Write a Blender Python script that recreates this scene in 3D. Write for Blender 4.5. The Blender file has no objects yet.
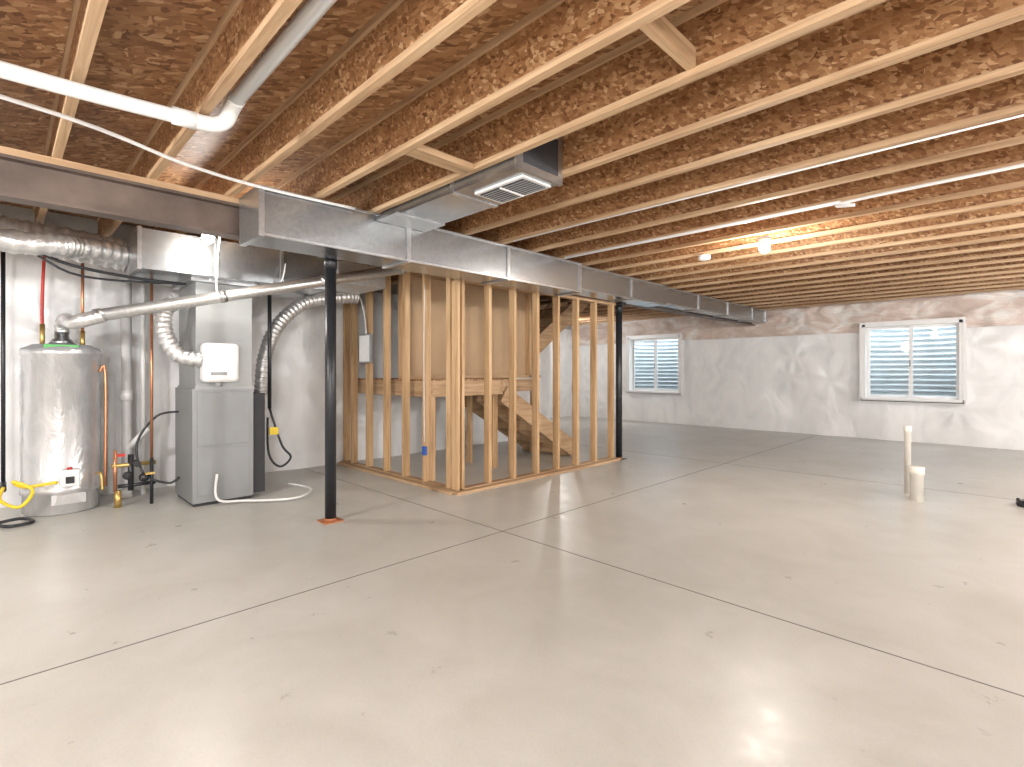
import bpy, bmesh, math, random
from mathutils import Vector, noise
random.seed(4)
scene=bpy.context.scene
scene.view_settings.view_transform='Standard'
scene.view_settings.exposure=0.0

# ------------------------------------------------------------ materials
def newmat(name):
    m=bpy.data.materials.new(name); m.use_nodes=True
    nt=m.node_tree; b=nt.nodes['Principled BSDF']
    return m,nt,b
def L(nt,a,b): nt.links.new(a,b)
def pos(nt,scale=(1,1,1),rot=(0,0,0)):
    g=nt.nodes.new('ShaderNodeNewGeometry'); mp=nt.nodes.new('ShaderNodeMapping')
    mp.inputs['Scale'].default_value=scale; mp.inputs['Rotation'].default_value=rot
    L(nt,g.outputs['Position'],mp.inputs['Vector']); return mp.outputs['Vector']
def noi(nt,vec,scale,detail=4,rough=.55,dist=0,typ=None):
    n=nt.nodes.new('ShaderNodeTexNoise'); n.inputs['Scale'].default_value=scale
    if typ: n.noise_type=typ
    n.inputs['Detail'].default_value=detail; n.inputs['Roughness'].default_value=rough
    n.inputs['Distortion'].default_value=dist; L(nt,vec,n.inputs['Vector']); return n.outputs['Fac']
def ramp(nt,fac,stops):
    r=nt.nodes.new('ShaderNodeValToRGB'); e=r.color_ramp.elements
    while len(e)<len(stops): e.new(.5)
    for i,(p,c) in enumerate(stops):
        e[i].position=p; e[i].color=(c[0],c[1],c[2],1)
    L(nt,fac,r.inputs['Fac']); return r.outputs['Color']
def mix(nt,fac,a,b,mode='MIX'):
    m=nt.nodes.new('ShaderNodeMix'); m.data_type='RGBA'; m.blend_type=mode
    for s,v in ((m.inputs[0],fac),(m.inputs[6],a),(m.inputs[7],b)):
        if isinstance(v,bpy.types.NodeSocket): L(nt,v,s)
        elif isinstance(v,(int,float)): s.default_value=v
        else: s.default_value=(v[0],v[1],v[2],1)
    return m.outputs[2]
def bump(nt,b,h,strength=.3,dist=.02):
    n=nt.nodes.new('ShaderNodeBump'); n.inputs['Strength'].default_value=strength; n.inputs['Distance'].default_value=dist
    L(nt,h,n.inputs['Height']); L(nt,n.outputs['Normal'],b.inputs['Normal'])
def plain(name,c,rough=.5,metal=0,var=.12,sc=8):
    m,nt,b=newmat(name)
    f=noi(nt,pos(nt),sc,5)
    d=tuple(x*(1-var) for x in c); l=tuple(min(1,x*(1+var)) for x in c)
    L(nt,ramp(nt,f,[(.3,d),(.7,l)]),b.inputs['Base Color'])
    b.inputs['Roughness'].default_value=rough; b.inputs['Metallic'].default_value=metal
    return m
def wood(name,axis,c1,c2,c3):
    m,nt,b=newmat(name)
    s=[16,16,16]; s[axis]=.9
    f=noi(nt,pos(nt,tuple(s)),1.6,6,.6,.6)
    s2=[1.3,1.3,1.3]; s2[axis]=.25
    f2=noi(nt,pos(nt,tuple(s2)),2,2)
    c=ramp(nt,f,[(.3,c1),(.5,c2),(.72,c3)])
    c=mix(nt,.4,c,ramp(nt,f2,[(.35,(.5,.4,.33)),(.65,(1.0,1.0,1.0))]),'MULTIPLY')
    kn=noi(nt,pos(nt,tuple(x*.6 for x in s)),.9,1)
    c=mix(nt,ramp(nt,kn,[(.72,(0,0,0)),(.78,(.5,.5,.5))]),c,(.22,.09,.03))
    L(nt,c,b.inputs['Base Color']); b.inputs['Roughness'].default_value=.6
    bump(nt,b,f,.15,.004); return m
def osb(name,a,bb,base=1.0):
    # strand board: layers of stretched voronoi flakes
    m,nt,b=newmat(name)
    stops=[(0,(.17*base,.07*base,.024*base)),(.2,(.28*base,.128*base,.05*base)),(.55,(.36*base,.18*base,.076*base)),(.85,(.45*base,.25*base,.115*base)),(1,(.62*base,.40*base,.22*base))]
    cols=[]
    for k,(sc,rot) in enumerate([(a,(0,0,0)),(bb,(.4,.5,.6)),(a,(-.5,-.6,-.5))]):
        mp=nt.nodes.new('ShaderNodeMapping'); mp.vector_type='POINT'
        g=nt.nodes.new('ShaderNodeNewGeometry')
        mp.inputs['Rotation'].default_value=rot; mp.inputs['Location'].default_value=(k*3.3,k,k)
        mp2=nt.nodes.new('ShaderNodeMapping'); mp2.inputs['Scale'].default_value=sc
        L(nt,g.outputs['Position'],mp.inputs['Vector']); L(nt,mp.outputs['Vector'],mp2.inputs['Vector'])
        v=nt.nodes.new('ShaderNodeTexVoronoi'); v.inputs['Scale'].default_value=1
        L(nt,mp2.outputs['Vector'],v.inputs['Vector'])
        s=nt.nodes.new('ShaderNodeSeparateColor'); L(nt,v.outputs['Color'],s.inputs['Color'])
        cols.append((ramp(nt,s.outputs[0],stops),s.outputs[1]))
    c=cols[0][0]
    for i in (1,2):
        th=nt.nodes.new('ShaderNodeMath'); th.operation='GREATER_THAN'; th.inputs[1].default_value=.55
        L(nt,cols[i][1],th.inputs[0]); c=mix(nt,th.outputs[0],c,cols[i][0])
    f=noi(nt,pos(nt),1.1,3)
    c=mix(nt,.45,c,ramp(nt,f,[(.3,(.57,.52,.48)),(.7,(1,1,1))]),'MULTIPLY')
    L(nt,c,b.inputs['Base Color']); b.inputs['Roughness'].default_value=.55
    return m
M={}
M['osb_web']=osb('osb_web',(17,44,70),(40,40,21))
M['osb_sub']=osb('osb_subfloor',(14,42,36),(42,14,36),.95)
M['wx']=wood('lumber_x',0,(.36,.22,.115),(.53,.355,.205),(.66,.475,.30)); M['wy']=wood('lumber_y',1,(.36,.22,.115),(.53,.355,.205),(.66,.475,.30))
M['wz']=wood('lumber_z',2,(.42,.255,.125),(.60,.40,.215),(.72,.51,.30))
M['tan']=plain('drywall_back_paper',(.48,.33,.20),.8,0,.08,2)
# concrete
m,nt,b=newmat('concrete_floor')
p=pos(nt)
f1=noi(nt,p,.55,5,.6); f2=noi(nt,p,7,5,.6); f3=noi(nt,p,90,2,.5); f4=noi(nt,p,1.5,6,.62,.8)
c=ramp(nt,f1,[(.3,(.505,.50,.465)),(.7,(.61,.605,.575))])
c=mix(nt,.3,c,ramp(nt,f2,[(.3,(.84,.835,.82)),(.7,(1,1,1))]),'MULTIPLY')
c=mix(nt,.2,c,ramp(nt,f3,[(.3,(.76,.75,.74)),(.6,(1,1,1))]),'MULTIPLY')
c=mix(nt,.6,c,ramp(nt,f4,[(.35,(.86,.85,.825)),(.6,(1,1,1))]),'MULTIPLY')
L(nt,c,b.inputs['Base Color'])
L(nt,ramp(nt,f2,[(.3,(.27,.27,.27)),(.7,(.40,.40,.40))]),b.inputs['Roughness'])
b.inputs['Specular IOR Level'].default_value=.5
bump(nt,b,f2,.06,.01); M['conc']=m
M['joint']=plain('saw_cut',(.16,.15,.14),.9)
M['found']=plain('foundation_concrete',(.5,.49,.47),.85)
# poly sheet
m,nt,b=newmat('white_poly_sheet')
p=pos(nt); f=noi(nt,p,.7,2,.5,.8,'RIDGED_MULTIFRACTAL'); f2=noi(nt,pos(nt,(1.2,1.2,.7)),1.8,3,.5,1.6)
L(nt,ramp(nt,f2,[(.3,(.75,.755,.76)),(.6,(.84,.84,.84))]),b.inputs['Base Color'])
b.inputs['Roughness'].default_value=.32; b.inputs['Specular IOR Level'].default_value=.5
ad=nt.nodes.new('ShaderNodeMath'); ad.operation='MULTIPLY_ADD'; L(nt,f,ad.inputs[0]); ad.inputs[1].default_value=.08; L(nt,f2,ad.inputs[2])
bump(nt,b,ad.outputs[0],.35,.05); M['poly']=m
m,nt,b=newmat('pink_batt')
p=pos(nt); f=noi(nt,pos(nt,(1,1,2)),2.2,5,.6,.8)
L(nt,ramp(nt,f,[(.3,(.50,.38,.33)),(.5,(.64,.53,.47)),(.66,(.76,.73,.70))]),b.inputs['Base Color'])
b.inputs['Roughness'].default_value=.4; bump(nt,b,f,.6,.05); M['pink']=m
# galvanised
def galv(name,c,rough=.33):
    m,nt,b=newmat(name)
    v=nt.nodes.new('ShaderNodeTexVoronoi'); v.inputs['Scale'].default_value=45; L(nt,pos(nt),v.inputs['Vector'])
    s=nt.nodes.new('ShaderNodeSeparateColor'); L(nt,v.outputs['Color'],s.inputs['Color'])
    L(nt,ramp(nt,s.outputs[0],[(0,tuple(x*.85 for x in c)),(1,c)]),b.inputs['Base Color'])
    f=noi(nt,pos(nt),3,4)
    b.inputs['Metallic'].default_value=.9; b.inputs['Roughness'].default_value=rough
    bump(nt,b,f,.12,.03); return m
M['galv']=galv('galvanised_sheet',(.40,.415,.43),.27)
M['cleat']=galv('duct_cleat',(.52,.53,.54),.28)
M['vent']=galv('vent_metal',(.75,.75,.74),.35)
M['cab']=plain('furnace_grey',(.27,.28,.285),.45,.2,.05,3)
M['cab2']=plain('coil_case',(.34,.35,.35),.45,.3,.05,3)
M['well']=plain('well_steel',(.54,.59,.62),.4,.2,.1,4)
m,nt,b=newmat('foil_wrap')
f=noi(nt,pos(nt),9,5,.6,1)
L(nt,ramp(nt,f,[(.3,(.5,.5,.5)),(.7,(.82,.82,.81))]),b.inputs['Base Color']); b.inputs['Metallic'].default_value=.7; b.inputs['Roughness'].default_value=.3
bump(nt,b,f,.4,.03); M['foil']=m
m,nt,b=newmat('tank_jacket')
f=noi(nt,pos(nt,(1,1,.5)),6,4,.6,1)
L(nt,ramp(nt,f,[(.3,(.52,.53,.54)),(.7,(.68,.68,.685))]),b.inputs['Base Color']); b.inputs['Metallic'].default_value=.6; b.inputs['Roughness'].default_value=.22
bump(nt,b,f,.35,.03); M['jacket']=m
M['steel']=plain('beam_primer',(.13,.095,.078),.5,.2,.4,3)
M['black']=plain('black_paint',(.018,.02,.024),.35)
M['pvc']=plain('pvc_white',(.76,.76,.75),.35,0,.03)
M['beige']=plain('pvc_cream',(.82,.79,.72),.4,0,.04)
M['vinyl']=plain('vinyl_white',(.80,.80,.80),.35,0,.02)
M['copper']=plain('copper',(.62,.28,.15),.3,.8)
M['brass']=plain('brass',(.6,.42,.15),.35,.8)
M['red']=plain('red_pex',(.5,.03,.02),.4); M['blue']=plain('blue_handle',(.03,.1,.4),.4)
M['yellow']=plain('yellow_gas',(.8,.58,.03),.4); M['orange']=plain('primer_orange',(.42,.16,.07),.7,0,.3,20)
M['green']=plain('green_label',(.1,.42,.12),.5)
M['dark']=plain('dark_void',(.03,.03,.035),.7); M['grey']=plain('grey_plastic',(.3,.31,.32),.5)
M['gravel']=plain('gravel',(.35,.33,.3),.9,0,.4,30)
m,nt,b=newmat('bulb_glow'); b.inputs['Base Color'].default_value=(1,1,1,1)
b.inputs['Emission Color'].default_value=(1,.95,.86,1); b.inputs['Emission Strength'].default_value=80; M['glow']=m
m,nt,b=newmat('window_glass'); nt.nodes.remove(b)
t=nt.nodes.new('ShaderNodeBsdfTransparent'); g=nt.nodes.new('ShaderNodeBsdfGlossy'); g.inputs['Roughness'].default_value=.03
t.inputs[0].default_value=(.95,.97,.98,1)
ms=nt.nodes.new('ShaderNodeMixShader'); ms.inputs[0].default_value=.015
L(nt,t.outputs[0],ms.inputs[1]); L(nt,g.outputs[0],ms.inputs[2]); L(nt,ms.outputs[0],nt.nodes['Material Output'].inputs[0]); M['glass']=m

# ------------------------------------------------------------ mesh builder
class MB:
    def __init__(s): s.bm=bmesh.new(); s.mats=[]
    def mi(s,k):
        if k not in s.mats: s.mats.append(k)
        return s.mats.index(k)
    def box(s,lo,hi,k,bev=0):
        c=[(lo[i]+hi[i])/2 for i in range(3)]; d=[abs(hi[i]-lo[i]) for i in range(3)]
        r=bmesh.ops.create_cube(s.bm,size=1)
        for v in r['verts']:
            v.co=Vector((v.co.x*d[0]+c[0],v.co.y*d[1]+c[1],v.co.z*d[2]+c[2]))
        fs=set(f for v in r['verts'] for f in v.link_faces)
        i=s.mi(k)
        for f in fs: f.material_index=i
        if bev:
            es=list(set(e for f in fs for e in f.edges))
            rr=bmesh.ops.bevel(s.bm,geom=es,offset=bev,segments=3,affect='EDGES',profile=.5)
            for f in rr['faces']: f.material_index=i; f.smooth=True
    def beam(s,p0,p1,w,h,k,up=(0,0,1)):
        p0=Vector(p0);p1=Vector(p1);d=(p1-p0).normalized();up=Vector(up)
        sd=d.cross(up).normalized(); u=sd.cross(d)
        vs=[]
        for p in (p0,p1):
            for a,b in ((-1,-1),(1,-1),(1,1),(-1,1)):
                vs.append(s.bm.verts.new(p+sd*a*w/2+u*b*h/2))
        i=s.mi(k)
        for q in ((0,1,2,3),(7,6,5,4),(0,4,5,1),(1,5,6,2),(2,6,7,3),(3,7,4,0)):
            f=s.bm.faces.new([vs[j] for j in q]); f.material_index=i
    def tube(s,pts,r,k,seg=12,smooth=True,res=6,rib=0,caps=True,spline=True):
        pts=[Vector(p) for p in pts]
        if len(pts)>2 and spline:
            out=[];n=len(pts)
            for i in range(n-1):
                a=pts[max(i-1,0)];b=pts[i];c=pts[i+1];d=pts[min(i+2,n-1)]
                st=res
                if rib: st=max(res,int((c-b).length/rib*4))
                for j in range(st):
                    t=j/st
                    out.append(.5*((2*b)+(c-a)*t+(2*a-5*b+4*c-d)*t*t+(3*b-a-3*c+d)*t**3))
            out.append(pts[-1]); pts=out
        rings=[];T=None;N=None
        for i,p in enumerate(pts):
            t=(pts[min(i+1,len(pts)-1)]-pts[max(i-1,0)]).normalized()
            if N is None:
                N=t.orthogonal().normalized()
            else:
                N=(N-t*N.dot(t)).normalized()
            B=t.cross(N)
            rr=r*(1+(.08*math.cos(i*math.pi/2*1.0) if rib else 0))
            rings.append([s.bm.verts.new(p+(N*math.cos(2*math.pi*j/seg)+B*math.sin(2*math.pi*j/seg))*rr) for j in range(seg)])
        mi=s.mi(k)
        for a,b in zip(rings,rings[1:]):
            for j in range(seg):
                f=s.bm.faces.new((a[j],a[(j+1)%seg],b[(j+1)%seg],b[j])); f.material_index=mi; f.smooth=smooth
        if caps:
            for rg,fl in ((rings[0],1),(rings[-1],0)):
                f=s.bm.faces.new(rg[::-1] if fl else rg); f.material_index=mi
    def lathe(s,c,prof,k,seg=48,ks=None):
        rings=[]
        for (r,z) in prof:
            rings.append([s.bm.verts.new((c[0]+r*math.cos(2*math.pi*j/seg),c[1]+r*math.sin(2*math.pi*j/seg),c[2]+z)) for j in range(seg)])
        for n,(a,b) in enumerate(zip(rings,rings[1:])):
            mi=s.mi(ks[n] if ks else k)
            for j in range(seg):
                f=s.bm.faces.new((a[j],a[(j+1)%seg],b[(j+1)%seg],b[j])); f.material_index=mi; f.smooth=True
        f=s.bm.faces.new(rings[-1]); f.material_index=s.mi(k)
        f=s.bm.faces.new(rings[0][::-1]); f.material_index=s.mi(k)
    def sphere(s,c,r,k):
        rr=bmesh.ops.create_uvsphere(s.bm,u_segments=20,v_segments=14,radius=r)
        i=s.mi(k)
        for v in rr['verts']:
            v.co+=Vector(c)
            for f in v.link_faces: f.material_index=i; f.smooth=True
    def obj(s,name,recalc=True):
        if recalc: bmesh.ops.recalc_face_normals(s.bm,faces=s.bm.faces)
        xs=[v.co for v in s.bm.verts]
        lo=Vector([min(v[i] for v in xs) for i in range(3)]); hi=Vector([max(v[i] for v in xs) for i in range(3)])
        c=Vector(((lo.x+hi.x)/2,(lo.y+hi.y)/2,lo.z))
        for v in s.bm.verts: v.co-=c
        me=bpy.data.meshes.new(name); s.bm.to_mesh(me); s.bm.free()
        for k in s.mats: me.materials.append(M[k])
        o=bpy.data.objects.new(name,me); o.location=c; scene.collection.objects.link(o); return o

# ------------------------------------------------------------ shell
JB=2.62; TOP=2.92
XL,XL2,XR=-6.98,-9.5,4.0
YN,YJ,YF=-4.0,8.0,12.06
a=MB(); a.box((XL2-.3,YN-.3,-.2),(XR+.3,YF+.3,0),'conc'); a.obj('floor')
a=MB(); a.box((-3.013,YN,-.004),(-3.005,12.0,.0015),'joint'); a.box((XL,2.896,-.004),(XR,2.904,.0015),'joint')
a.box((XL2,7.30,-.004),(XR,7.306,.0012),'joint'); a.box((1.0,YN,-.004),(1.008,12,.0012),'joint')
a.obj('floor_control_joints')
a=MB(); a.box((XL2-.3,YN-.3,TOP),(XR+.3,YF+.3,TOP+.03),'osb_sub')
a.obj('ceiling')
W=[(-7.53,-6.0),(-2.255,-.735)]; WZ=(.74,2.24)
a=MB()
xs=[XL2-.3,W[0][0],W[0][1],W[1][0],W[1][1],XR+.3]
for i in (0,2,4): a.box((xs[i],YF,0),(xs[i+1],YF+.25,TOP),'found')
for w in W: a.box((w[0],YF,0),(w[1],YF+.25,WZ[0]),'found'); a.box((w[0],YF,WZ[1]),(w[1],YF+.25,TOP),'found')
a.obj('wall_back')
a=MB(); a.box((XL-.25,YN,0),(XL,YJ,TOP),'found'); a.box((XL2,YJ-.25,0),(XL-.25,YJ,TOP),'found'); a.box((XL2-.25,YJ-.25,0),(XL2,YF,TOP),'found'); a.obj('wall_left')
a=MB(); a.box((XR,YN,0),(XR+.25,YF,TOP),'poly'); a.obj('wall_right')
a=MB(); a.box((XL-.25,YN-.25,0),(XR+.25,YN,TOP),'poly'); a.obj('wall_front')

def sheet(name,n,a0,a1,z0,z1,base,mat,holes=(),bul=.02,ridge=.006,step=.04,axis='y',sgn=-1,pin=.012):
    na=int((a1-a0)/step); 
    av=[a0+(a1-a0)*i/na for i in range(na+1)]
    for h in holes: av+= [h[0],h[1]]
    av=sorted(set(av)); nz=int((z1-z0)/step); zv=[z0+(z1-z0)*i/nz for i in range(nz+1)]
    for h in holes: zv+=[z for z in (h[2],h[3]) if z0<z<z1]
    zv=sorted(set(zv))
    m=MB(); mi=m.mi(mat); G=[]
    # staple / pinch points that creases radiate from
    rnd=random.Random(n); pins=[(rnd.uniform(a0,a1),rnd.uniform(z0+.3,z1)) for _ in range(int((a1-a0)/.5))]
    for x in av:
        col=[]
        near=[p for p in pins if abs(p[0]-x)<1.1]
        for z in zv:
            q=Vector((x*1.2,z*.9,n*7.3))
            d=.03+bul*(.5-.5*math.cos(2*math.pi*x/1.22))
            d+=ridge*noise.ridged_multi_fractal(Vector((x*1.1+z*.5,z*1.0-x*.3,n)),1.0,2.1,2,1.0,2.0)*.8
            d+=.045*noise.noise(q*1.1)+.008*noise.noise(Vector((x*1.5+z*2.2,z*2.5-x*2,n+3)))
            # sagging swags of loose film
            d+=.014*math.sin((z+.14*math.cos(2*math.pi*x/1.6))*5+noise.noise(q)*3)
            for (px,pz) in near:
                dx=x-px;dz=z-pz;r=math.hypot(dx,dz)
                if .02<r<1.1: d+=pin*math.sin(math.atan2(dz,dx)*6+px*7)*min(1,r/.2)*(1-r/1.1)**1.2
            co=(x,base+sgn*max(d,0),z) if axis=='y' else (base+sgn*max(d,0),x,z)
            col.append(m.bm.verts.new(co))
        G.append(col)
    for i in range(len(av)-1):
        for j in range(len(zv)-1):
            cx=(av[i]+av[i+1])/2; cz=(zv[j]+zv[j+1])/2
            if any(h[0]<cx<h[1] and h[2]<cz<h[3] for h in holes): continue
            f=m.bm.faces.new((G[i][j],G[i+1][j],G[i+1][j+1],G[i][j+1])); f.material_index=mi; f.smooth=True
    return m.obj(name)
holes=[(w[0],w[1],WZ[0],WZ[1]) for w in W]
sheet('vapor_barrier_sheet',1,XL2+.02,XR-.02,.0,2.12,YF-.01,'poly',holes)
sheet('insulation_band',2,XL2+.02,XR-.02,2.08,2.9,YF-.03,'pink',holes,bul=.05,ridge=.03)
sheet('vapor_barrier_sheet',3,YN+.02,YJ-.02,.0,2.5,XL+.01,'poly',axis='x',sgn=1,bul=.04,ridge=.02,pin=.022)
sheet('vapor_barrier_sheet',4,YJ,YF-.1,.0,2.55,XL2+.01,'poly',axis='x',sgn=1)

# windows & wells
for i,w in enumerate(W):
    a=MB(); y0,y1=YF-.17,YF+.06; x0,x1=w; z0,z1=WZ; t=.07
    a.box((x0,y0,z0),(x0+t,y1,z1),'vinyl'); a.box((x1-t,y0,z0),(x1,y1,z1),'vinyl')
    a.box((x0,y0-.01,z0),(x1,y1,z0+t),'vinyl'); a.box((x0,y0,z1-t),(x1,y1,z1),'vinyl')
    # flat outer flange
    e=.02
    a.box((x0-e,YF-.18,z0-e),(x0+.02,YF-.16,z1+e),'vinyl'); a.box((x1-.02,YF-.18,z0-e),(x1+e,YF-.16,z1+e),'vinyl')
    a.box((x0+.02,YF-.18,z0-e),(x1-.02,YF-.16,z0+.02),'vinyl'); a.box((x0+.02,YF-.18,z1-.02),(x1-.02,YF-.16,z1+e),'vinyl')
    a.box((x0-e,YF-.16,z1),(x1+e,YF-.0,z1+e),'vinyl'); a.box((x0-e,YF-.16,z0-e),(x0,YF,z1+e),'vinyl'); a.box((x1,YF-.16,z0-e),(x1+e,YF,z1+e),'vinyl')
    xm=(x0+x1)/2
    for (p,q,yy) in ((x0+t,xm+.03,YF+.0),(xm-.03,x1-t,YF-.05)):
        s=.05
        a.box((p,yy,z0+t),(p+s,yy+.04,z1-t),'vinyl'); a.box((q-s,yy,z0+t),(q,yy+.04,z1-t),'vinyl')
        a.box((p+s,yy,z0+t),(q-s,yy+.04,z0+t+s),'vinyl'); a.box((p+s,yy,z1-t-s),(q-s,yy+.04,z1-t),'vinyl')
        a.box((p+s,yy+.018,z0+t+s),(q-s,yy+.022,z1-t-s),'glass')
    a.box((xm-.02,YF-.075,1.4),(xm+.0,YF-.05,1.52),'grey')
    a.obj('window_%d'%(i+1))
    a=MB(); mi=a.mi('well'); G=[]
    nz=170
    for k in range(33):
        th=math.pi*k/32; col=[]
        for j in range(nz+1):
            z=.3+2.1*j/nz; rp=.028*math.sin(2*math.pi*z/.105)
            rx=.98+rp; ry=.95+rp
            col.append(a.bm.verts.new((xm-rx*math.cos(th),YF+.26+ry*math.sin(th),z)))
        G.append(col)
    for k in range(32):
        for j in range(nz):
            f=a.bm.faces.new((G[k][j],G[k+1][j],G[k+1][j+1],G[k][j+1])); f.smooth=True; f.material_index=mi
    a.box((xm-1.0,YF+.26,.25),(xm+1.0,YF+1.25,.35),'gravel')
    a.obj('window_well',False)

# ------------------------------------------------------------ joists
def joist(y,x0,x1):
    a=MB(); w=.0225
    a.box((x0,y-w,JB),(x1,y+w,JB+.034),'wx'); a.box((x0,y-.006,JB+.034),(x1,y+.006,TOP-.034),'osb_web')
    a.box((x0,y-w,TOP-.034),(x1,y+w,TOP),'wx'); a.obj('ceiling_joist')
ys=[.25+.488*k for k in range(-8,24)]
for y in ys:
    joist(y,(XL+.05 if y<YJ else XL2+.05),XR-.05)
# blocking
def block(name,p,q,k='wz'):
    a=MB(); a.box(p,q,k); a.obj(name)
block('joist_block',(-1.07,1.74,JB+.03),(-1.03,2.185,JB+.12),'wy')
block('joist_block',(-.98,1.74,JB+.05),(-.90,1.785,JB+.28),'wz')
block('joist_block',(-2.66,1.74,JB-.0),(-2.54,2.185,JB+.04),'wy')
# beam
a=MB(); bx=-4.28
a.box((bx-.07,YN,2.33),(bx+.07,11.85,2.348),'steel'); a.box((bx-.07,YN,2.557),(bx+.07,11.85,2.575),'steel'); a.box((bx-.006,YN,2.348),(bx+.006,11.85,2.557),'steel')
a.box((bx-.06,YN,2.575),(bx+.06,11.85,JB),'wy'); a.obj('steel_i_beam')
# posts
for y in (2.04,6.54,-2.5):
    a=MB(); a.lathe((bx,y,0),[(.047,.012),(.047,2.30)],'black',28)
    a.box((bx-.085,y-.085,0),(bx+.085,y+.085,.01),'orange' if y<3 else 'black'); a.box((bx-.08,y-.08,2.30),(bx+.08,y+.08,2.33),'black')
    a.lathe((bx,y,0),[(.052,.01),(.048,.03)],'orange',24)
    a.lathe((bx,y,0),[(.055,2.2),(.055,2.3)],'black',24)
    a.obj('steel_post')
# ------------------------------------------------------------ main duct
a=MB(); segs=[(1.30,5.0,-3.80,2.27),(5.0,7.2,-3.86,2.32),(7.2,11.6,-3.92,2.36)]
for (y0,y1,xn,zb) in segs:
    a.box((-4.19,y0,zb),(xn,y1,2.61),'galv')
    y=y0
    while y<y1:
        a.box((-4.195,y-.02,zb-.015),(xn+.015,y+.02,2.615),'cleat'); y+=1.22
    a.box((xn-.01,y0,zb-.006),(xn+.012,y1,zb+.012),'cleat'); a.box((xn-.01,y0,2.6),(xn+.012,y1,2.616),'cleat')
a.box((-4.195,11.58,2.355),(-3.9,11.61,2.615),'cleat')
a.obj('supply_duct')
# branch duct with grille
a=MB()
a.box((-3.78,2.245,2.56),(-2.2,2.665,2.88),'galv')
a.box((-3.79,2.2,2.552),(-3.5,2.69,2.57),'cleat')
a.box((-2.86,2.24,2.552),(-2.82,2.67,2.885),'cleat')
a.box((-2.22,2.24,2.552),(-2.19,2.67,2.885),'cleat')
a.box((-2.195,2.29,2.60),(-2.187,2.62,2.84),'dark')
gx0,gx1,gy0,gy1=-2.70,-2.28,2.38,2.60
a.box((gx0-.025,gy0-.025,2.545),(gx1+.025,gy1+.025,2.56),'vinyl'); a.box((gx0,gy0,2.540),(gx1,gy1,2.548),'dark')
for k in range(7):
    y=gy0+.03*k+.02; a.beam((gx0,y,2.54),(gx1,y,2.54),.012,.004,'grey')
a.box(((gx0+gx1)/2-.008,gy0,2.532),((gx0+gx1)/2+.008,gy1,2.545),'vinyl')
a.obj('duct_register')

# ------------------------------------------------------------ stair framing
a=MB(); X0=-4.33
def studz(x,y,z0,z1,dx,dy): a.box((x-dx/2,y-dy/2,z0),(x+dx/2,y+dy/2,z1),'wz')
a.box((X0-.045,3.48,0),(X0+.045,6.47,.038),'wy'); a.box((X0-.045,3.48,2.29),(X0+.045,6.47,2.328),'wy')
for y in (3.54,3.94,4.34,4.75,5.15,5.56,5.97,6.40): studz(X0,y,.038,2.29,.09,.038)
a.box((-6.88,3.455,0),(X0+.045,3.545,.038),'wx'); a.box((-6.88,3.455,2.54),(-4.36,3.545,2.578),'wx'); a.box((-6.88,3.455,2.578),(-4.36,3.545,2.616),'wx')
for x in (-4.9,-5.33,-5.76,-6.2,-6.62,-6.84): studz(x,3.5,.038,2.54,.038,.09)
studz(-4.42,3.5,.038,2.54,.038,.09); studz(-4.46,3.5,.038,2.54,.038,.09); studz(-4.31,3.46,.038,2.28,.1,.03)
# outer sole strip
a.box((-6.85,3.36,0),(-4.28,3.43,.03),'wx'); a.box((-4.27,3.40,0),(-4.20,6.47,.03),'wy')
# interior landing
a.box((-6.85,3.62,1.0),(-5.0,3.66,1.19),'wx'); a.box((-6.85,4.78,1.0),(-5.0,4.82,1.19),'wx')
a.box((-5.04,3.66,1.0),(-5.0,4.78,1.19),'wy'); a.box((-5.64,3.66,1.0),(-5.6,6.2,1.19),'wy')
a.box((-6.85,3.6,1.19),(-5.0,4.84,1.21),'osb_sub')
for x in (-5.9,-6.3): a.box((x,3.66,1.0),(x+.038,4.78,1.19),'wy')
for y in (3.7,4.1,4.76,5.2,5.6,6.1): studz(-5.62,y,0,1.0,.09,.038)
for x in (-5.1,-6.0,-6.5): studz(x,4.76,0,1.0,.038,.09)
studz(-5.03,3.66,0,1.0,.038,.09)
a.box((-5.69,3.62,1.22),(-5.675,6.25,2.6),'tan'); a.box((-6.85,6.2,1.22),(-5.7,6.215,2.6),'tan')
for y in (3.64,6.0): studz(-5.63,y,1.21,2.56,.09,.038)
a.box((-5.675,3.62,2.56),(-5.585,6.25,2.6),'wy'); a.box((-5.675,3.62,1.21),(-5.585,6.25,1.25),'wy')
n=6
for k in range(n):
    y=4.84+.27*k; z=1.21-.2*(k+1)
    a.box((-5.95,y,z),(-5.02,y+.28,z+.025),'osb_sub'); a.box((-5.95,y-.01,z+.0),(-5.02,y+.01,z+.2),'wx')
for x in (-5.97,-5.5,-5.0): a.beam((x,4.84,1.0),(x,6.35,.1),.038,.24,'wy')
for x in (-6.83,-6.3,-5.72): a.beam((x,5.4,1.1),(x,7.75,2.74),.038,.26,'wy')
for k in range(7):
    y=5.5+.27*k; z=1.3+.19*k
    a.box((-6.85,y,z),(-5.72,y+.28,z+.025),'osb_sub'); a.box((-6.85,y,z-.17),(-5.72,y+.02,z),'wx')
a.obj('stair_framing')
a=MB(); a.box((-6.3,3.405,1.42),(-6.02,3.45,1.80),'grey',.008); a.box((-6.28,3.395,1.44),(-6.04,3.407,1.78),'vinyl')
a.tube([(-6.16,3.43,1.8),(-6.2,3.42,2.1),(-6.4,3.41,2.5)],.012,'pvc'); a.obj('electrical_box')
a=MB(); a.tube([(-4.86,3.44,2.3),(-4.87,3.44,1.5),(-4.86,3.44,.5)],.005,'pvc'); a.box((-4.88,3.42,.35),(-4.82,3.452,.45),'blue'); 
a.obj('outlet_box')

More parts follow.
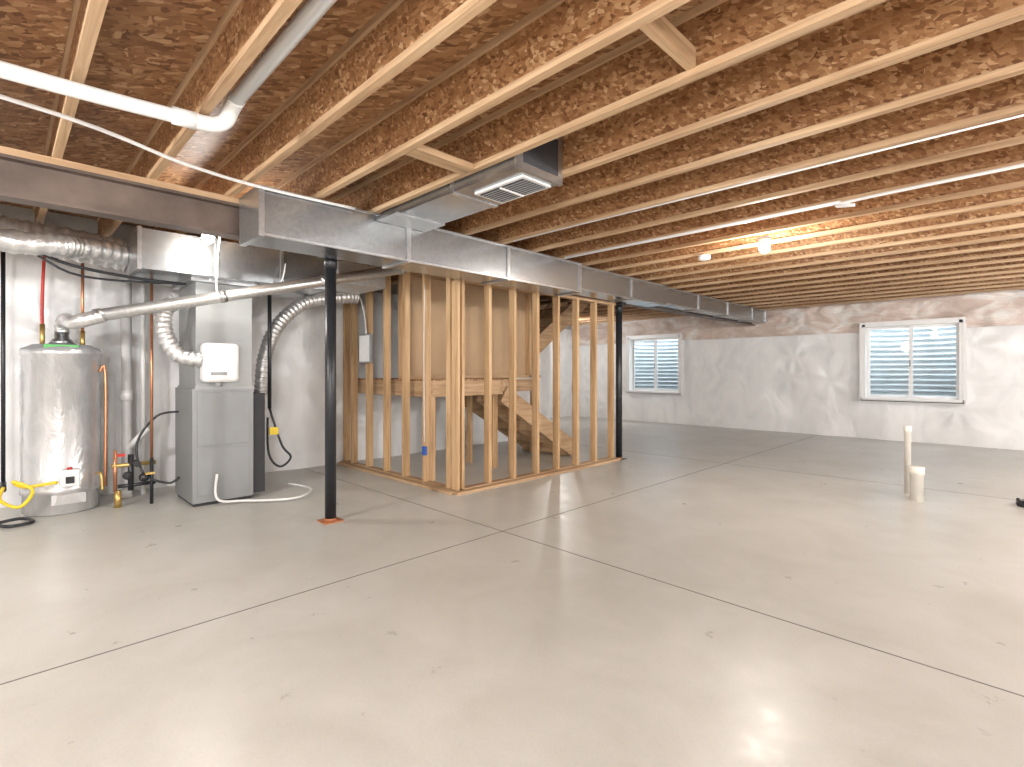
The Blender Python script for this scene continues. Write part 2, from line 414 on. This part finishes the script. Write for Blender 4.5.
# ------------------------------------------------------------ water heater
a=MB(); c=(-6.44,.415,0); R=.29
a.lathe(c,[(R-.03,0.0),(R-.01,.02),(R-.01,.18),(R+.005,.19),(R+.005,.24),(R,.25),(R,1.45),(R+.006,1.455),(R+.006,1.5),(R-.01,1.52),(R-.08,1.555),(.1,1.565)],'jacket',56,
  ['jacket','jacket','jacket','jacket','jacket','jacket','jacket','jacket','grey','grey','grey'])
a.box((c[0]+.12,c[1]-.14,1.515),(c[0]+.25,c[1]+.1,1.55),'green',.005)
fx,fy=c[0]+R*.99,c[1]+.03
a.box((fx-.02,fy-.07,.27),(fx+.09,fy+.07,.42),'vinyl',.01); a.lathe((fx+.06,fy,.42),[(.02,0),(.02,.02)],'red',16)
a.box((fx+.085,fy-.03,.3),(fx+.1,fy+.03,.36),'dark')
a.box((fx-.03,fy-.12,.1),(fx+.0,fy+.12,.19),'jacket')
a.tube([(fx-.0,fy+.2,.35),(fx+.08,fy+.22,.35),(fx+.09,fy+.23,.2)],.012,'brass')
a.tube([(-6.3,.68,1.3),(-6.28,.72,1.28),(-6.28,.72,.2)],.012,'copper')
a.tube([(-6.5,.28,1.5),(-6.5,.28,2.0),(-6.5,.3,2.55)],.013,'red'); a.tube([(-6.5,.28,1.5),(-6.5,.28,1.75)],.02,'brass')
a.tube([(-6.5,.57,1.5),(-6.5,.57,2.55)],.013,'copper'); a.tube([(-6.5,.57,1.5),(-6.5,.57,1.7)],.02,'brass')
a.lathe((c[0],c[1],1.56),[(.1,0),(.07,.05),(.055,.06),(.055,.12)],'galv',24)
a.obj('water_heater')
a=MB(); a.tube([(c[0],c[1],1.69),(c[0]+.03,c[1],1.75),(c[0]+.14,c[1]+.01,1.78),(-6.1,.43,1.77)],.055,'foil',20,rib=.05)
a.tube([(-6.1,.43,1.77),(-5.7,.43,1.72),(-5.58,.48,1.73),(-5.52,.62,1.78)],.058,'foil',20)
A0=Vector((-5.54,.56,1.77)); A1=Vector((-5.0,3.3,2.49))
a.tube([A0,A1],.054,'vent',24)
for t in (.0,.33,.66,.97):
    a.tube([A0.lerp(A1,t),A0.lerp(A1,t+.02)],.059,'cleat',24)
a.tube([(-5.0,3.28,2.485),(-4.9,3.34,2.52),(-4.8,3.36,2.6)],.054,'vent',20)
a.obj('vent_pipe')
a=MB(); a.tube([(-6.5,.02,2.5),(-6.5,.02,.3)],.016,'black'); a.tube([(-6.5,.02,.3),(-6.35,.02,.26)],.022,'black')
a.tube([(-6.35,.02,.28),(-6.2,.0,.2),(-6.1,.12,.14),(-6.05,.2,.28),(-6.12,.08,.36),(-6.14,.15,.3),(-6.08,.36,.32)],.014,'yellow')
a.tube([(-6.1,-.05,.03),(-5.95,.05,.02),(-6.0,.2,.02),(-6.15,.12,.03),(-6.05,-.1,.03)],.014,'black'); a.obj('gas_line')
a=MB(); a.tube([(-6.1,-2.5,2.42),(-6.0,-.5,2.45),(-6.0,.3,2.44),(-6.0,.84,2.40)],.14,'foil',24,rib=.09); a.tube([(-5.75,-2,2.28),(-5.6,.0,2.32),(-5.75,.5,2.38),(-5.9,.84,2.38)],.09,'foil',20,rib=.07); a.obj('flex_duct')
# ------------------------------------------------------------ furnace
a=MB()
a.box((-6.3,1.3,.03),(-5.62,1.85,1.14),'cab',.006); a.box((-6.28,1.32,0),(-5.64,1.83,.03),'dark')
a.box((-6.28,1.33,1.14),(-5.63,1.84,2.17),'cab2',.005); a.box((-6.29,1.32,1.13),(-5.615,1.85,1.16),'cab2')
a.box((-5.622,1.34,.1),(-5.614,1.81,.55),'cab',.003); a.box((-5.622,1.34,.58),(-5.612,1.81,1.1),'cab',.003)
a.box((-5.63,1.35,1.62),(-5.62,1.82,1.64),'cab2')
a.box((-5.64,1.36,1.2),(-5.48,1.68,1.58),'vinyl',.04); a.box((-5.482,1.42,1.27),(-5.475,1.56,1.3),'grey'); a.lathe((-5.53,1.5,1.2),[(.03,-.04),(.03,0)],'grey',16)
a.box((-6.2,1.855,.05),(-5.64,1.97,1.08),'dark',.005)
a.tube([(-5.58,1.18,1.98),(-5.66,1.08,1.86),(-5.7,1.1,1.65),(-5.66,1.2,1.46),(-5.56,1.38,1.42)],.07,'foil',20,rib=.05)
a.obj('furnace')
a=MB()
a.box((-6.3,.85,2.2),(-5.4,2.62,2.55),'galv')
for y in (.85,1.45,2.05,2.6): a.box((-6.31,y-.015,2.19),(-5.385,y+.015,2.56),'cleat')
a.box((-6.0,2.62,2.28),(-5.3,3.2,2.52),'vent')
a.box((-6.32,1.28,2.17),(-5.58,1.9,2.21),'cleat'); a.obj('supply_plenum')
a=MB(); a.tube([(-6.0,3.2,2.25),(-6.0,2.95,2.22),(-6.0,2.55,2.12),(-6.0,2.25,1.85),(-6.0,2.1,1.5),(-6.02,2.06,1.05)],.075,'foil',20,rib=.05); a.obj('flex_duct')
a=MB(); a.tube([(-5.85,2.09,2.18),(-5.85,2.09,.9)],.02,'black'); a.tube([(-5.85,2.09,.9),(-5.8,2.2,.5),(-5.8,2.3,.35),(-5.85,2.2,.25),(-5.9,2.1,.4),(-5.88,2.08,.8)],.012,'black')
a.box((-5.78,2.06,.62),(-5.76,2.15,.7),'yellow'); a.obj('refrigerant_line')
a=MB(); a.lathe((-6.6,.93,0),[(.05,0),(.05,.1),(.045,.1),(.045,2.55)],'pvc',24); a.lathe((-6.6,.93,1.0),[(.055,0),(.055,.12)],'pvc',24)
a.tube([(-6.6,.93,.5),(-6.5,1.0,.6),(-6.45,1.1,.72)],.03,'pvc'); a.tube([(-6.65,1.08,0),(-6.65,1.08,2.5)],.022,'pvc'); a.obj('drain_stack')
a=MB(); a.tube([(-6.1,1.06,.45),(-6.1,1.06,2.18)],.013,'copper'); a.tube([(-6.1,1.06,0),(-6.1,1.06,.45)],.016,'black')
a.tube([(-6.15,.75,.4),(-6.15,1.1,.4)],.02,'brass'); a.tube([(-6.15,.78,.15),(-6.15,.78,.55)],.016,'copper'); a.tube([(-6.15,.8,.2),(-6.15,1.1,.2)],.018,'black')
a.tube([(-6.15,.9,.15),(-6.15,.9,.5)],.025,'black'); a.tube([(-6.1,.93,.42),(-6.0,.93,.42)],.03,'dark'); a.box((-6.06,.78,.5),(-6.03,.84,.525),'red'); a.box((-6.08,1.0,.3),(-6.04,1.08,.32),'brass')
a.lathe((-6.15,.8,.0),[(.03,0),(.03,.16)],'brass',16); a.sphere((-6.1,1.0,.27),.045,'black'); a.sphere((-6.12,.87,.3),.04,'dark'); a.obj('water_valves')
a=MB(); a.tube([(-6.05,1.28,.9),(-6.1,1.1,.86),(-6.15,.95,.6),(-6.1,1.0,.3),(-6.0,1.18,.2),(-5.98,1.27,.25)],.011,'black')
a.tube([(-5.8,-.6,2.5),(-5.8,0,2.42),(-5.8,.36,2.24),(-5.8,.84,2.17),(-5.75,1.24,2.15)],.014,'black')
a.tube([(-5.7,-.6,2.4),(-5.7,.1,2.3),(-5.7,.5,2.12),(-5.66,1.26,2.14)],.01,'black')
a.tube([(-5.1,1.40,2.55),(-5.15,1.38,2.2),(-5.12,1.38,1.98)],.008,'pvc'); a.tube([(-5.3,2.05,2.4),(-5.3,2.0,2.2),(-5.4,1.84,2.05)],.006,'pvc'); a.obj('wiring')
a=MB(); a.tube([(-5.58,1.5,.3),(-5.56,1.5,.06),(-5.45,1.7,.03),(-5.2,2.1,.03),(-5.5,2.4,.03),(-5.9,2.3,.04)],.012,'pvc'); a.obj('condensate_line')

# ------------------------------------------------------------ ceiling pipes
a=MB()
a.tube([(-3.04,-2,2.54),(-3.0,.0,2.555),(-2.97,.66,2.57)],.034,'pvc',20)
a.tube([(-2.97,.60,2.568),(-2.965,.70,2.57)],.042,'pvc',20)
a.tube([(-2.965,.66,2.57),(-2.96,.77,2.575),(-2.95,.83,2.61),(-2.89,.845,2.66),(-2.8,.845,2.675)],.039,'pvc',20)
a.tube([(-2.82,.845,2.673),(XR-.2,.845,2.72)],.034,'pvc',20); a.obj('drain_pipe')
a=MB(); a.tube([(-3.4,-2,2.59),(-3.4,0,2.595),(-3.62,.8,2.57),(-3.765,1.3,2.59),(-3.765,2.0,2.60)],.011,'pvc'); a.obj('pex_line')
a=MB(); a.tube([(-3.7,4.56,2.603),(-1.0,4.56,2.603)],.014,'pvc'); a.tube([(-1.0,4.56,2.603),(-.9,4.56,2.56),(-.8,4.56,2.6),(2,4.56,2.603)],.012,'pvc')
a.tube([(-3.6,3.62,2.607),(1,3.70,2.607)],.006,'pvc'); a.obj('conduit')
a=MB(); a.tube([(-1.7,1.75,2.9),(-1.6,1.9,2.8),(-1.5,1.95,2.86),(-1.4,2.0,2.9)],.005,'yellow'); a.obj('loose_wire')
# bulbs: real fixtures first, then bulbs added as fill
def bulb(x,y,z,P,col,drop=.2,R=.05):
    a=MB(); a.lathe((x,y,z-.03),[(.045,-.02),(.06,-.005),(.06,.03)],'vinyl',24); a.sphere((x,y,z-.085),.05,'glow'); a.box((x-.05,y-.05,z),(x+.05,y+.05,z+.02),'grey'); a.obj('ceiling_or_fill_light')
    l=bpy.data.lights.new('bulb_or_fill_light','POINT'); l.energy=P; l.color=col; l.shadow_soft_size=R
    o=bpy.data.objects.new('bulb_or_fill_light',l); o.location=(x,y,z-drop); scene.collection.objects.link(o)
wc=(1,.96,.90); nc=(1,.99,.975)
bulb(-1.8,5.3,2.6,70,wc,.24); bulb(-5.1,1.3,2.57,32,wc)
bulb(1.8,-1.2,2.6,320,nc,.3,.15); bulb(2.4,4.6,2.6,330,nc,.3,.15); bulb(2.6,8.4,2.6,270,nc,.3,.15); bulb(-3.4,-2.0,2.6,290,nc,.3,.15)  # added fill bulbs outside the view, no known fixtures there
bulb(-8.3,10.0,2.6,55,nc)  # added bulb beyond the stairs, fills the far corner with light
a=MB(); a.lathe((-2.55,5.62,2.565),[(.05,0),(.065,.015),(.065,.05)],'vinyl',28); a.obj('smoke_detector')
l=bpy.data.lights.new('fill_light','POINT'); l.energy=330; l.color=nc; l.shadow_soft_size=.35  # unseen fill lamp added behind the camera to brighten joists and room
o=bpy.data.objects.new('fill_light',l); o.location=(1.2,-1.4,1.5); scene.collection.objects.link(o)

# floor stubs
a=MB(); a.lathe((-.77,6.58,0),[(.058,0),(.058,.26),(.066,.262),(.066,.33),(.06,.34)],'beige',32); a.obj('floor_drain_stub')
a=MB(); a.lathe((-.88,6.86,0),[(.031,0),(.031,.66),(.036,.662),(.036,.72),(.032,.725)],'beige',24); a.obj('vent_pipe_stub')
a=MB(); a.lathe((.02,7.0,0),[(.07,0),(.08,.03),(.05,.06)],'black',20); a.tube([(-.02,6.95,.03),(-.04,6.9,.08),(-.03,7.0,.03),(0,7.1,.04)],.015,'black'); a.obj('pipe_cap')

# world
w=bpy.data.worlds.new('World'); scene.world=w; w.use_nodes=True
bg=w.node_tree.nodes['Background']
bg.inputs[0].default_value=(.88,.95,1,1); bg.inputs[1].default_value=11.0
# camera
cd=bpy.data.cameras.new('cam'); cd.sensor_width=36; cd.lens=18.0; cd.shift_y=-.0112
cd.clip_start=.05
co=bpy.data.objects.new('camera',cd); co.location=(0,0,1.3); co.rotation_euler=(math.radians(90),0,math.radians(45))
scene.collection.objects.link(co); scene.camera=co
